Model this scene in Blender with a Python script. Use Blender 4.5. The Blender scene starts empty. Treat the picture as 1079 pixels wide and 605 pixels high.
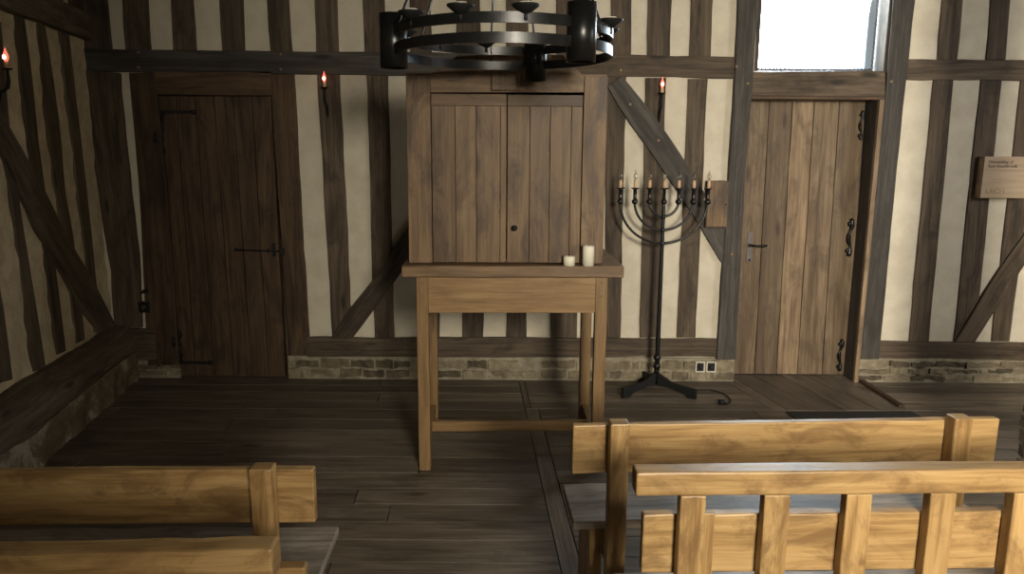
import bpy, bmesh, math, random
from mathutils import Vector, Matrix
random.seed(7)
SC = bpy.context.scene
COL = SC.collection
# ------------------------------------------------------------------ camera
F = 779.0; PITCH = math.radians(10.4); ROLL = math.radians(0.35); CAMZ = 1.62
cam = bpy.data.cameras.new('camera'); cam.sensor_width = 36; cam.lens = F*36/1079
co = bpy.data.objects.new('camera', cam); COL.objects.link(co)
CM = Matrix.Translation((0, 0, CAMZ)) @ Matrix.Rotation(math.pi/2 - PITCH, 4, 'X') @ Matrix.Rotation(ROLL, 4, 'Z')
co.matrix_world = CM
cam.clip_start = 0.02
SC.camera = co
# ------------------------------------------------------------------ exposure, world, daylight
vs = SC.view_settings
vs.view_transform = 'Standard'; vs.look = 'None'; vs.gamma = 1; vs.use_curve_mapping = False
vs.exposure = 0.0
SC.cycles.max_bounces = 8
SC.cycles.sample_clamp_indirect = 4
w = bpy.data.worlds.new('sky'); SC.world = w; w.use_nodes = True
bg = w.node_tree.nodes['Background']; bg.inputs[0].default_value = (0.80, 0.92, 1.0, 1); bg.inputs[1].default_value = 34.0
def area(name, loc, target, sx, sy, power, color, spread=180, portal=False):
    l = bpy.data.lights.new(name, 'AREA'); l.shape = 'RECTANGLE'; l.size = sx; l.size_y = sy
    l.energy = power; l.color = color; l.spread = math.radians(spread)
    if portal: l.cycles.is_portal = True
    o = bpy.data.objects.new(name, l); COL.objects.link(o); o.location = loc
    o.rotation_euler = (Vector(target)-Vector(loc)).to_track_quat('-Z', 'Y').to_euler()
    return o
area('rear_window_daylight', (1.15, -2.2, 2.3), (2.2, 3.5, 1.0), .75, .75, 106, (1.0, 0.91, 0.75), 88)
area('side_window_daylight', (4.28, 2.7, 2.0), (1.9, 4.7, 1.0), 1.1, 1.1, 42, (0.98, 0.96, 0.96), 140)
area('window_portal', (2.2, 5.32, 2.62), (2.2, 0, 2.62), 1.05, 1.0, 1, (1, 1, 1), portal=True)

# ------------------------------------------------------------------ projection helpers (metres in the room)
D = 5.13
def ray(px, py):
    return (CM.to_3x3() @ Vector(((px-539.5)/F, -(py-302.5)/F, -1)))
def PY(px, py, Y):
    r = ray(px, py); t = Y/r.y
    return Vector((r.x*t, Y, CAMZ + r.z*t))
def PZ(px, py, z):
    r = ray(px, py); t = (z-CAMZ)/r.z
    return Vector((r.x*t, r.y*t, z))
def PL(px, py, p0, n):
    r = ray(px, py); c = Vector((0, 0, CAMZ)); t = (p0-c).dot(n)/r.dot(n)
    return c + r*t

# ------------------------------------------------------------------ mesh builder
class MB:
    def __init__(s):
        s.v = []; s.f = []; s.uv = []; s.t = []; s.smooth = []
    def face(s, idx, uvs, tint, smooth=False):
        s.f.append(idx); s.uv.append(uvs); s.t.append(tint); s.smooth.append(smooth)
    def rows(s, rows, tint=None, cap=True):
        """loft of rings of 4 points along a piece; u follows the length"""
        if tint is None: tint = random.random()
        ou, ov = random.uniform(0, 40), random.uniform(0, 40)
        base = len(s.v); n = len(rows)
        for r in rows: s.v += [Vector(p) for p in r]
        us = [0]
        for i in range(1, n):
            us.append(us[-1] + (sum((Vector(p) for p in rows[i]), Vector())/4 - sum((Vector(p) for p in rows[i-1]), Vector())/4).length)
        per = [0]
        for k in range(4):
            per.append(per[-1] + (Vector(rows[0][(k+1) % 4])-Vector(rows[0][k])).length)
        for i in range(n-1):
            for k in range(4):
                a = base+i*4+k; b = base+i*4+(k+1) % 4
                s.face((a, b, b+4, a+4), [(ou+us[i], ov+per[k]), (ou+us[i], ov+per[k+1]), (ou+us[i+1], ov+per[k+1]), (ou+us[i+1], ov+per[k])], tint)
        if cap:
            for i, rev in ((0, True), (n-1, False)):
                idx = [base+i*4+k for k in range(4)]
                r = rows[i]; w_ = (Vector(r[1])-Vector(r[0])).length; h_ = (Vector(r[3])-Vector(r[0])).length
                uv = [(ou, ov), (ou+w_*.2, ov), (ou+w_*.2, ov+h_), (ou, ov+h_)]
                if rev: idx = idx[::-1]; uv = uv[::-1]
                s.face(tuple(idx), uv, tint)
    def box(s, a, b, axis=None, tint=None, wob=0.0, seg=1, taper=None):
        a = Vector(a); b = Vector(b)
        d = b-a
        if axis is None: axis = max(range(3), key=lambda i: abs(d[i]))
        i1, i2 = [(1, 2), (2, 0), (0, 1)][axis]
        rows = []
        for k in range(seg+1):
            t = k/seg; ring = []
            for (p, q) in ((0, 0), (1, 0), (1, 1), (0, 1)):
                v = Vector((0, 0, 0)); v[axis] = a[axis] + d[axis]*t
                v[i1] = (b if p else a)[i1]; v[i2] = (b if q else a)[i2]
                if wob: v[i1] += random.uniform(-wob, wob); v[i2] += random.uniform(-wob, wob)
                ring.append(v)
            rows.append(ring)
        s.rows(rows, tint)
    def tube(s, pts, r, seg=10, tint=.5, cap=True):
        pts = [Vector(p) for p in pts]; n = len(pts)
        rr = r if isinstance(r, (list, tuple)) else [r]*n
        base = len(s.v); up = None; L = 0
        for i, p in enumerate(pts):
            t = (pts[min(i+1, n-1)]-pts[max(i-1, 0)])
            if t.length < 1e-9: t = Vector((0, 0, 1))
            t.normalize()
            if up is None:
                up = t.orthogonal().normalized()
            else:
                up = (up - t*up.dot(t)).normalized()
            s2 = t.cross(up)
            for k in range(seg):
                a = 2*math.pi*k/seg
                s.v.append(p + (up*math.cos(a) + s2*math.sin(a))*rr[i])
        for i in range(n-1):
            L2 = L + (pts[i+1]-pts[i]).length
            for k in range(seg):
                a = base+i*seg+k; b = base+i*seg+(k+1) % seg
                s.face((a, b, b+seg, a+seg), [(L, k*.01), (L, k*.01+.01), (L2, k*.01+.01), (L2, k*.01)], tint, True)
            L = L2
        if cap:
            s.face(tuple(base+k for k in range(seg))[::-1], [(0, 0)]*seg, tint)
            s.face(tuple(base+(n-1)*seg+k for k in range(seg)), [(0, 0)]*seg, tint)
    def lathe(s, prof, o=(0, 0, 0), seg=20, tint=.5, cap=True, smooth=True):
        o = Vector(o)
        base = len(s.v); n = len(prof)
        for (r, z) in prof:
            for k in range(seg):
                a = 2*math.pi*k/seg
                s.v.append(o + Vector((r*math.cos(a), r*math.sin(a), z)))
        for i in range(n-1):
            for k in range(seg):
                a = base+i*seg+k; b = base+i*seg+(k+1) % seg
                s.face((a, b, b+seg, a+seg), [(k*.01, prof[i][1]), (k*.01+.01, prof[i][1]), (k*.01+.01, prof[i+1][1]), (k*.01, prof[i+1][1])], tint, smooth)
        if cap:
            s.face(tuple(base+k for k in range(seg))[::-1], [(0, 0)]*seg, tint)
            s.face(tuple(base+(n-1)*seg+k for k in range(seg)), [(0, 0)]*seg, tint)
    def sphere(s, c, r, seg=12, tint=.5, sz=1.0):
        prof = []
        m = seg//2
        for i in range(m+1):
            a = -math.pi/2 + math.pi*i/m
            prof.append((max(r*math.cos(a), 1e-5), r*math.sin(a)*sz))
        s.lathe(prof, c, seg, tint, cap=False)
    def prism(s, poly, vec, tint=None, uaxis=0):
        """planar polygon (3D points) extruded by vec"""
        if tint is None: tint = random.random()
        poly = [Vector(p) for p in poly]; vec = Vector(vec); n = len(poly)
        ou, ov = random.uniform(0, 40), random.uniform(0, 40)
        base = len(s.v); s.v += poly; s.v += [p+vec for p in poly]
        va = [i for i in range(3) if i != uaxis]
        vk = max(va, key=lambda i: max(p[i] for p in poly)-min(p[i] for p in poly))
        uvp = [(ou+p[uaxis], ov+p[vk]) for p in poly]
        s.face(tuple(range(base, base+n))[::-1], uvp[::-1], tint)
        s.face(tuple(range(base+n, base+2*n)), uvp, tint)
        for k in range(n):
            k2 = (k+1) % n
            s.face((base+k, base+k2, base+n+k2, base+n+k), [uvp[k], uvp[k2], (uvp[k2][0], uvp[k2][1]+.05), (uvp[k][0], uvp[k][1]+.05)], tint)
    def build(s, name, mat, parent=None, bevel=0.0, sub=0):
        me = bpy.data.meshes.new(name)
        me.from_pydata([tuple(v) for v in s.v], [], s.f)
        uvl = me.uv_layers.new(name='UVMap')
        i = 0
        flat = []
        for uvs in s.uv:
            for u in uvs: flat += [u[0], u[1]]
        uvl.data.foreach_set('uv', flat)
        at = me.attributes.new('tint', 'FLOAT', 'FACE'); at.data.foreach_set('value', s.t)
        me.polygons.foreach_set('use_smooth', s.smooth)
        me.materials.append(mat)
        bm = bmesh.new(); bm.from_mesh(me)
        bmesh.ops.recalc_face_normals(bm, faces=bm.faces)
        bm.to_mesh(me); bm.free()
        o = bpy.data.objects.new(name, me); COL.objects.link(o)
        if parent is not None: o.parent = parent
        if bevel:
            b = o.modifiers.new('bevel', 'BEVEL'); b.width = bevel; b.segments = 2; b.limit_method = 'ANGLE'; b.angle_limit = math.radians(35)
            b.use_clamp_overlap = True
        return o
def tag(o, label, cat, group=None):
    o['label'] = label; o['category'] = cat
    if group: o['group'] = group
    return o
def struct(o, label=None):
    o['kind'] = 'structure'
    if label: o['label'] = label
    return o
def empty(name, loc=(0, 0, 0), rz=0):
    o = bpy.data.objects.new(name, None); COL.objects.link(o); o.location = loc; o.rotation_euler = (0, 0, rz)
    o.empty_display_size = .1
    return o
def kids(o): return [c for c in COL.objects if c.parent == o]
def copy_tree(o, parent=None):
    c = o.copy(); COL.objects.link(c)
    if parent is not None: c.parent = parent
    for ch in kids(o): copy_tree(ch, c)
    return c

# ------------------------------------------------------------------ materials
def newmat(name):
    m = bpy.data.materials.new(name); m.use_nodes = True
    nt = m.node_tree; b = nt.nodes['Principled BSDF']
    return m, nt, b
def ramp(nt, stops):
    r = nt.nodes.new('ShaderNodeValToRGB'); cr = r.color_ramp
    while len(cr.elements) < len(stops): cr.elements.new(.5)
    for e, (p, c) in zip(cr.elements, stops):
        e.position = p; e.color = (*c, 1) if len(c) == 3 else c
    return r
def mathn(nt, op, a, b=None, c=None):
    n = nt.nodes.new('ShaderNodeMath'); n.operation = op
    for i, x in enumerate((a, b, c)):
        if x is None: continue
        if isinstance(x, (int, float)): n.inputs[i].default_value = x
        else: nt.links.new(x, n.inputs[i])
    return n.outputs[0]
def mix(nt, fac, a, b, typ='MIX'):
    n = nt.nodes.new('ShaderNodeMix'); n.data_type = 'RGBA'; n.blend_type = typ
    for i, x in ((0, fac), (6, a), (7, b)):
        if isinstance(x, (int, float)): n.inputs[i].default_value = x
        elif isinstance(x, tuple): n.inputs[i].default_value = (*x, 1)
        else: nt.links.new(x, n.inputs[i])
    return n.outputs[2]
def noise(nt, vec, scale, detail=4, rough=.6, dist=0):
    n = nt.nodes.new('ShaderNodeTexNoise'); n.inputs['Scale'].default_value = scale
    n.inputs['Detail'].default_value = detail; n.inputs['Roughness'].default_value = rough
    n.inputs['Distortion'].default_value = dist
    if vec is not None: nt.links.new(vec, n.inputs['Vector'])
    return n.outputs[0]
def mapping(nt, src, scale):
    m = nt.nodes.new('ShaderNodeMapping'); m.inputs['Scale'].default_value = scale
    nt.links.new(src, m.inputs['Vector']); return m.outputs[0]
def wood(name, dark, mid, light, rough=.6, tint=.5, stain=.4, stain_col=None, bump=.25, fig=1.0, spec=.4, lines=1.0, ssc=1.0):
    m, nt, b = newmat(name)
    tc = nt.nodes.new('ShaderNodeTexCoord'); uv = tc.outputs['UV']; ob = tc.outputs['Object']
    at = nt.nodes.new('ShaderNodeAttribute'); at.attribute_name = 'tint'
    g1 = noise(nt, mapping(nt, uv, (2.0, 55*lines, 1)), 1.0, 5, .65, .3)
    g2 = noise(nt, mapping(nt, uv, (0.9*fig, 9*fig, 1)), 1.0, 4, .6, 1.6)
    g3 = noise(nt, mapping(nt, uv, (7, 260, 1)), 1.0, 2, .5)
    s1 = mathn(nt, 'MULTIPLY', g1, .45); s2 = mathn(nt, 'MULTIPLY_ADD', g2, .5, s1); s3 = mathn(nt, 'MULTIPLY_ADD', g3, .18, s2)
    g = mathn(nt, 'SUBTRACT', s3, .06)
    r = ramp(nt, [(.36, dark), (.5, mid), (.64, light)]); nt.links.new(g, r.inputs[0])
    tv = mathn(nt, 'MULTIPLY_ADD', at.outputs['Fac'], tint, 1-tint*.5)
    hs = nt.nodes.new('ShaderNodeHueSaturation'); nt.links.new(r.outputs[0], hs.inputs['Color']); nt.links.new(tv, hs.inputs['Value'])
    sn = noise(nt, mapping(nt, uv, (2.6*ssc, 6*ssc, 1)), 1.0, 5, .7, .8)
    sr = ramp(nt, [(.49, (0, 0, 0)), (.64, (1, 1, 1))]); nt.links.new(sn, sr.inputs[0])
    sf = mathn(nt, 'MULTIPLY', sr.outputs[0], stain)
    c = mix(nt, sf, hs.outputs[0], stain_col or tuple(x*.55 for x in dark))
    # knots
    vo = nt.nodes.new('ShaderNodeTexVoronoi'); nt.links.new(mapping(nt, uv, (1.6, 5.5, 1)), vo.inputs['Vector']); vo.inputs['Scale'].default_value = 1.0
    kr = ramp(nt, [(.05, (.8, .8, .8)), (.13, (0, 0, 0))]); nt.links.new(vo.outputs['Distance'], kr.inputs[0])
    c = mix(nt, kr.outputs[0], c, tuple(x*.5 for x in dark))
    nt.links.new(c, b.inputs['Base Color'])
    rn = mathn(nt, 'MULTIPLY_ADD', g1, .25, rough-.12); nt.links.new(rn, b.inputs['Roughness'])
    b.inputs['Specular IOR Level'].default_value = spec
    bp = nt.nodes.new('ShaderNodeBump'); bp.inputs['Strength'].default_value = bump; bp.inputs['Distance'].default_value = .004
    nt.links.new(s3, bp.inputs['Height']); nt.links.new(bp.outputs[0], b.inputs['Normal'])
    return m
def plaster(name, col, col2, bumpd=.004, sc=6, dirt=.25):
    m, nt, b = newmat(name)
    tc = nt.nodes.new('ShaderNodeTexCoord'); ob = tc.outputs['Object']
    n1 = noise(nt, ob, sc, 5, .65); n2 = noise(nt, ob, 1.7, 4, .6); n3 = noise(nt, ob, 45, 3, .6)
    r = ramp(nt, [(.35, col2), (.6, col)]); nt.links.new(n1, r.inputs[0])
    dr = ramp(nt, [(.5, (0, 0, 0)), (.75, (1, 1, 1))]); nt.links.new(n2, dr.inputs[0])
    c = mix(nt, mathn(nt, 'MULTIPLY', dr.outputs[0], dirt), r.outputs[0], tuple(x*.6 for x in col2))
    nt.links.new(c, b.inputs['Base Color']); b.inputs['Roughness'].default_value = .9; b.inputs['Specular IOR Level'].default_value = .15
    h = mathn(nt, 'MULTIPLY_ADD', n3, .3, n1)
    bp = nt.nodes.new('ShaderNodeBump'); bp.inputs['Strength'].default_value = .6; bp.inputs['Distance'].default_value = bumpd
    nt.links.new(h, bp.inputs['Height']); nt.links.new(bp.outputs[0], b.inputs['Normal'])
    return m
def simple(name, col, rough=.5, metal=0, spec=.5, noise_amt=.15, sc=30):
    m, nt, b = newmat(name)
    tc = nt.nodes.new('ShaderNodeTexCoord')
    n = noise(nt, tc.outputs['Object'], sc, 4, .6)
    c = mix(nt, n, tuple(x*(1-noise_amt) for x in col), tuple(min(1, x*(1+noise_amt)) for x in col))
    nt.links.new(c, b.inputs['Base Color'])
    rr = mathn(nt, 'MULTIPLY_ADD', n, .2, rough-.1); nt.links.new(rr, b.inputs['Roughness'])
    b.inputs['Metallic'].default_value = metal; b.inputs['Specular IOR Level'].default_value = spec
    return m
def emit(name, col, s):
    m, nt, b = newmat(name)
    b.inputs['Base Color'].default_value = (*col, 1)
    b.inputs['Emission Color'].default_value = (*col, 1); b.inputs['Emission Strength'].default_value = s
    return m
M = {}
M['timber_light'] = wood('old_side_wall_timber', (.045, .034, .021), (.11, .085, .056), (.18, .145, .10), .75, .45, .45, bump=.7)
M['timber'] = wood('old_timber', (.030, .021, .013), (.075, .053, .034), (.13, .097, .064), .75, .45, .5, bump=.6)
M['grey_timber'] = wood('weathered_grey_timber', (.026, .022, .018), (.056, .048, .040), (.10, .088, .074), .75, .35, .35, bump=.6)
M['door_dark'] = wood('dark_door_oak', (.028, .015, .007), (.072, .041, .021), (.12, .074, .040), .65, .8, .55, bump=.5)
M['door'] = wood('brown_door_oak', (.085, .054, .030), (.165, .112, .065), (.25, .18, .108), .65, 1.0, .5, (.06, .04, .025), bump=.5, ssc=1.3)
M['cabinet'] = wood('cabinet_oak', (.07, .040, .018), (.145, .088, .043), (.215, .140, .072), .55, .7, .9, (.055, .032, .018), bump=.35)
M['table'] = wood('honey_oak', (.125, .070, .027), (.225, .134, .054), (.30, .19, .083), .5, .25, .25, (.15, .08, .03), bump=.25, fig=1.8)
M['table_top'] = wood('worn_oak_top', (.09, .052, .024), (.17, .104, .052), (.24, .155, .08), .55, .3, .3, bump=.3)
M['bench'] = wood('golden_bench_oak', (.19, .108, .040), (.33, .205, .082), (.43, .285, .125), .42, .3, .8, (.17, .095, .038), bump=.3, fig=1.8, ssc=1.8)
M['seat'] = wood('worn_grey_seat_oak', (.14, .11, .08), (.27, .225, .18), (.38, .33, .275), .45, .3, .5, (.06, .045, .035), bump=.4)
M['floor'] = wood('floor_oak', (.06, .046, .033), (.135, .107, .080), (.21, .17, .13), .48, .6, .35, (.03, .022, .016), bump=.4)
M['plaster'] = plaster('cream_plaster', (.63, .575, .455), (.55, .49, .38))
M['plaster_right'] = M['plaster']
M['plaster_rough'] = plaster('rough_plaster', (.74, .63, .43), (.56, .46, .30), .02, 9, .5)
M['iron'] = simple('black_iron', (.035, .035, .035), .32, .8, .5)
M['iron_soft'] = simple('matt_black_iron', (.012, .012, .012), .6, .2, .4)
M['steel'] = simple('worn_steel', (.15, .14, .13), .4, .8, .5)
M['wax'] = simple('candle_wax', (.78, .74, .60), .5, 0, .4, .04)
M['sleeve'] = simple('candle_sleeve', (.62, .40, .24), .6, 0, .3, .12)
M['brass'] = simple('dull_brass', (.5, .38, .18), .4, .8)
M['mortar'] = plaster('lime_mortar', (.33, .29, .21), (.19, .165, .115), .012, 14, .5)
M['white'] = simple('white_plastic', (.62, .58, .48), .5, 0, .4, .05)
M['black'] = simple('black_plastic', (.01, .01, .01), .5, 0, .4, .05)
M['ink'] = simple('dark_ink', (.05, .045, .05), .7, 0, .2, .05)
M['carve_shade'] = simple('carving_and_shadow_line', (.075, .048, .028), .8, 0, .2, .1)  # dark tone of the carved marks and of the plaque's painted shadow line
M['lead'] = simple('lead_cord', (.10, .10, .11), .6, .3, .4, .3, 80)
M['sill_white'] = simple('painted_window_sill', (.62, .62, .70), .4, 0, .4, .05)
M['mat'] = simple('dark_floor_grille', (.022, .022, .022), .7, .1, .3, .2)
def stone(name, stops, bump=.008, sc=9):
    m, nt, b = newmat(name)
    tc = nt.nodes.new('ShaderNodeTexCoord'); at = nt.nodes.new('ShaderNodeAttribute'); at.attribute_name = 'tint'
    n = noise(nt, tc.outputs['Object'], sc, 6, .7, .4)
    f = mathn(nt, 'MULTIPLY_ADD', at.outputs['Fac'], .45, mathn(nt, 'MULTIPLY', n, .75))
    r = ramp(nt, stops); nt.links.new(f, r.inputs[0]); nt.links.new(r.outputs[0], b.inputs['Base Color'])
    b.inputs['Roughness'].default_value = .9; b.inputs['Specular IOR Level'].default_value = .15
    bp = nt.nodes.new('ShaderNodeBump'); bp.inputs['Strength'].default_value = .8; bp.inputs['Distance'].default_value = bump
    n2 = noise(nt, tc.outputs['Object'], sc*4, 5, .7); nt.links.new(n2, bp.inputs['Height']); nt.links.new(bp.outputs[0], b.inputs['Normal'])
    return m
M['brick'] = stone('old_plinth_brick', [(.22, (.035, .028, .02)), (.45, (.11, .09, .06)), (.70, (.22, .18, .12)), (.95, (.36, .31, .21))], sc=14)
M['rubble'] = stone('rubble_plinth', [(.20, (.045, .034, .020)), (.42, (.12, .092, .055)), (.58, (.20, .155, .10)), (.66, (.40, .36, .28))], .02, 4)
M['pier'] = stone('pier_brick', [(.25, (.045, .038, .03)), (.6, (.10, .08, .06)), (.95, (.18, .13, .10))], sc=14)
def glass_mat():
    m, nt, b = newmat('window_glass')
    nt.nodes.remove(b); out = [n for n in nt.nodes if n.type == 'OUTPUT_MATERIAL'][0]
    t = nt.nodes.new('ShaderNodeBsdfTransparent'); t.inputs[0].default_value = (.97, .99, 1, 1)
    g = nt.nodes.new('ShaderNodeBsdfGlossy'); g.inputs['Roughness'].default_value = .05
    mx = nt.nodes.new('ShaderNodeMixShader'); mx.inputs[0].default_value = .05
    nt.links.new(t.outputs[0], mx.inputs[1]); nt.links.new(g.outputs[0], mx.inputs[2]); nt.links.new(mx.outputs[0], out.inputs[0])
    return m
M['glass'] = glass_mat()
def film_mat():
    m, nt, b = newmat('frosted_film')
    nt.nodes.remove(b); out = [n for n in nt.nodes if n.type == 'OUTPUT_MATERIAL'][0]
    t = nt.nodes.new('ShaderNodeBsdfTransparent'); t.inputs[0].default_value = (.10, .125, .15, 1)
    g = nt.nodes.new('ShaderNodeBsdfDiffuse'); g.inputs[0].default_value = (.5, .55, .6, 1)
    mx = nt.nodes.new('ShaderNodeMixShader'); mx.inputs[0].default_value = .45
    nt.links.new(t.outputs[0], mx.inputs[1]); nt.links.new(g.outputs[0], mx.inputs[2]); nt.links.new(mx.outputs[0], out.inputs[0])
    return m
M['film'] = film_mat()
def bulb_mat():
    m, nt, b = newmat('clear_bulb_glass')
    nt.nodes.remove(b); out = [n for n in nt.nodes if n.type == 'OUTPUT_MATERIAL'][0]
    t = nt.nodes.new('ShaderNodeBsdfTransparent'); t.inputs[0].default_value = (.85, .85, .83, 1)
    g = nt.nodes.new('ShaderNodeBsdfGlossy'); g.inputs['Roughness'].default_value = .08; g.inputs[0].default_value = (.9, .9, .9, 1)
    lw = nt.nodes.new('ShaderNodeLayerWeight'); lw.inputs[0].default_value = .35
    f = mathn(nt, 'MULTIPLY_ADD', lw.outputs['Facing'], .6, .08)
    mx = nt.nodes.new('ShaderNodeMixShader'); nt.links.new(f, mx.inputs[0])
    nt.links.new(t.outputs[0], mx.inputs[1]); nt.links.new(g.outputs[0], mx.inputs[2]); nt.links.new(mx.outputs[0], out.inputs[0])
    return m
M['bulb'] = bulb_mat()
M['flame_glass'] = emit('glowing_red_bulb', (1.0, .16, .09), 1.6)
M['filament'] = emit('hot_filament', (1.0, .55, .38), 9)
M['lamp_white'] = emit('lit_candle_tip', (1.0, .85, .62), 1.5)

# ------------------------------------------------------------------ timber drawn as edge stations on a plane
def resample(rows, n):
    # rows: list of (A, B) 3D pairs ; linear resample to n stations
    L = [0]
    for i in range(1, len(rows)): L.append(L[-1] + ((rows[i][0]-rows[i-1][0]).length))
    out = []
    for k in range(n):
        t = L[-1]*k/(n-1); i = 0
        while i < len(L)-2 and L[i+1] < t: i += 1
        u = (t-L[i])/max(L[i+1]-L[i], 1e-6)
        out.append((rows[i][0].lerp(rows[i+1][0], u), rows[i][1].lerp(rows[i+1][1], u)))
    return out
def timber(name, st, fn, nrm, depth, mat, parent, wob=.004, front=0.0, bevel=.004, seglen=.13, tint=None):
    """st: stations (ax,ay,bx,by) in photo measurements taken on the wall plane; depth extrudes away from the room"""
    rows = [(fn(a, b), fn(c, d)) for a, b, c, d in st]
    tot = (rows[-1][0]-rows[0][0]).length
    rows = resample(rows, max(2, int(tot/seglen)+1))
    nrm = Vector(nrm).normalized()
    rings = []; wa = wb = 0
    for i, (A, B) in enumerate(rows):
        d = (B-A).normalized()
        wa = .6*wa + random.uniform(-wob, wob); wb = .6*wb + random.uniform(-wob, wob)
        if i in (0, len(rows)-1): wa = wb = 0
        A2 = A + d*wa - nrm*front; B2 = B + d*wb - nrm*front
        rings.append([A2, B2, B2+nrm*(depth+front), A2+nrm*(depth+front)])
    mb = MB(); mb.rows(rings, tint)
    return mb.build(name, mat, parent, bevel)

# =================================================================== SETTING
BW = lambda x, y: PY(x, y, D)
NB = (0, 1, 0)
K = -.06                     # floor boards run slightly off square
CEIL = 3.45; REAR = -2.6; RIGHT = 4.3
# ---- floor
floor = empty('floor'); struct(floor, 'wide old oak floorboards')
sub = MB(); sub.box((-3.4, REAR-.1, -.08), (RIGHT+.2, D+.4, -.028), axis=0); sub.build('subfloor', M['floor'], floor)
fb = MB()
def board(xl0, xr0, y0, xl1, xr1, y1, axis, tint=None, top=0.0):
    g = .0022
    dz = random.uniform(-.002, 0)+top
    a = [(xl0+g, y0+g), (xr0-g, y0+g), (xr1-g, y1-g), (xl1+g, y1-g)]
    if axis == 1:   # along Y
        rings = [[(a[0][0], a[0][1], dz), (a[1][0], a[1][1], dz), (a[1][0], a[1][1], -.028), (a[0][0], a[0][1], -.028)],
                 [(a[3][0], a[3][1], dz), (a[2][0], a[2][1], dz), (a[2][0], a[2][1], -.028), (a[3][0], a[3][1], -.028)]]
    else:
        rings = [[(a[0][0], a[0][1], dz), (a[3][0], a[3][1], dz), (a[3][0], a[3][1], -.028), (a[0][0], a[0][1], -.028)],
                 [(a[1][0], a[1][1], dz), (a[2][0], a[2][1], dz), (a[2][0], a[2][1], -.028), (a[1][0], a[1][1], -.028)]]
    fb.rows([[Vector(p) for p in r] for r in rings], tint)
s1 = PZ(592, 605, 0); sx = s1.x + K*(D-s1.y)
def lx(Y, s): return s - K*(D-Y)*-1*-1 if False else s + K*(Y-D)
sw = .085
def across(fl, fr, ya, yb, wmin=.15, wmax=.21, maxlen=3.2):
    y = ya
    while y < yb-.02:
        y2 = min(y+random.uniform(wmin, wmax), yb)
        if yb-y2 < .07: y2 = yb
        xa0, xb0, xa1, xb1 = fl(y), fr(y), fl(y2), fr(y2)
        cuts = [0]; 
        while True:
            c = cuts[-1] + random.uniform(.9, maxlen)/max(.3, xb0-xa0)
            if c > .85: break
            cuts.append(c)
        cuts.append(1)
        for c0, c1 in zip(cuts[:-1], cuts[1:]):
            board(xa0+(xb0-xa0)*c0, xa0+(xb0-xa0)*c1, y, xa1+(xb1-xa1)*c0, xa1+(xb1-xa1)*c1, y2, 0)
        y = y2
p1 = PZ(775, 399, 0); p2 = PZ(830, 432, 0); p3 = PZ(890, 398, 0); p4 = PZ(945, 432, 0)
kl = (p2.x-p1.x)/(p2.y-p1.y)
def landing_l(Y): return p2.x + kl*(Y-p2.y)
def landing_r(Y): return p4.x + kl*(Y-p4.y) + .05
YL = p2.y
across(lambda Y: -3.4, lambda Y: lx(Y, sx), REAR, D+.3, maxlen=2.6)
board(lx(REAR, sx), lx(REAR, sx+sw), REAR, lx(YL, sx), lx(YL, sx+sw), YL, 1, .8)
across(lambda Y: lx(Y, sx+sw), lambda Y: RIGHT+.1, REAR, YL)
board(lx(YL, sx), lx(YL, sx+.04), YL, lx(D+.3, sx), lx(D+.3, sx+.04), D+.3, 1, .3)
across(lambda Y: lx(Y, sx+.04), lambda Y: landing_l(Y)-.10, YL, D+.3, .13, .17, 1.6)
board(landing_l(YL)-.10, landing_l(YL), YL, landing_l(D+.3)-.10, landing_l(D+.3), D+.3, 1, .75)
nb = 4
for i in range(nb):
    f0, f1 = i/nb, (i+1)/nb
    A = lambda Y, f: landing_l(Y) + (landing_r(Y)-landing_l(Y))*f
    board(A(YL, f0), A(YL, f1), YL, A(D+.3, f0), A(D+.3, f1), D+.3, 1, .08*i)
across(lambda Y: landing_r(Y), lambda Y: RIGHT+.1, YL, D+.3, .12, .18, 1.8)
fb.build('floorboards', M['floor'], floor, .0015)
bar = MB()
q1 = PZ(905, 401, 0); q2 = PZ(950, 430, 0)
bar.rows([[Vector((q.x-.022, q.y, .0)), Vector((q.x+.022, q.y, .0)), Vector((q.x+.018, q.y, .02)), Vector((q.x-.018, q.y, .02))] for q in (q1, q2)], .1)
bar.build('threshold_strip', M['door_dark'], floor, .002)
gp = [PZ(828, 435, 0), PZ(960, 434.5, 0), PZ(974, 442, 0), PZ(838, 442, 0)]
gm = MB(); gm.prism([(p.x, p.y, .0015) for p in gp], (0, 0, .006), .2)
go = gm.build('floor_grille', M['mat'], None)
tag(go, 'long black metal strip lying flat on the floorboards behind the right-hand benches', 'floor grille')

# ---- back wall shell
wall = empty('wall_back'); struct(wall, 'half-timbered wall of dark oak studs and cream plaster')
win = [BW(797, 74), BW(933, 74)]
wx0, wx1, wz0, wz1 = win[0].x, win[1].x, win[0].z-.0, 3.06
dl0, dl1 = BW(172, 300).x - .05, BW(300, 300).x+.04
dlz = BW(225, 99).z
dr0, dr1 = BW(785, 250).x-.05, BW(922, 104).x+.05
drz = BW(850, 102).z
def shell(mb, x0, x1, z0, z1): mb.box((x0, D+.012, z0), (x1, D+.30, z1), axis=2)
sh = MB()
shell(sh, -3.3, dl0, 0, CEIL); shell(sh, dl0, dl1, dlz+.02, CEIL); shell(sh, dl1, dr0, 0, CEIL)
shell(sh, dr0, dr1, drz+.01, wz0-.01); shell(sh, dr1, RIGHT+.1, 0, CEIL)
shell(sh, dr0, wx0, wz0-.01, CEIL); shell(sh, wx1, dr1, wz0-.01, CEIL) if wx1 < dr1 else None
shell(sh, wx0, wx1, wz1, CEIL)
sh.build('plaster_panel', M['plaster'], wall)
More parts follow.
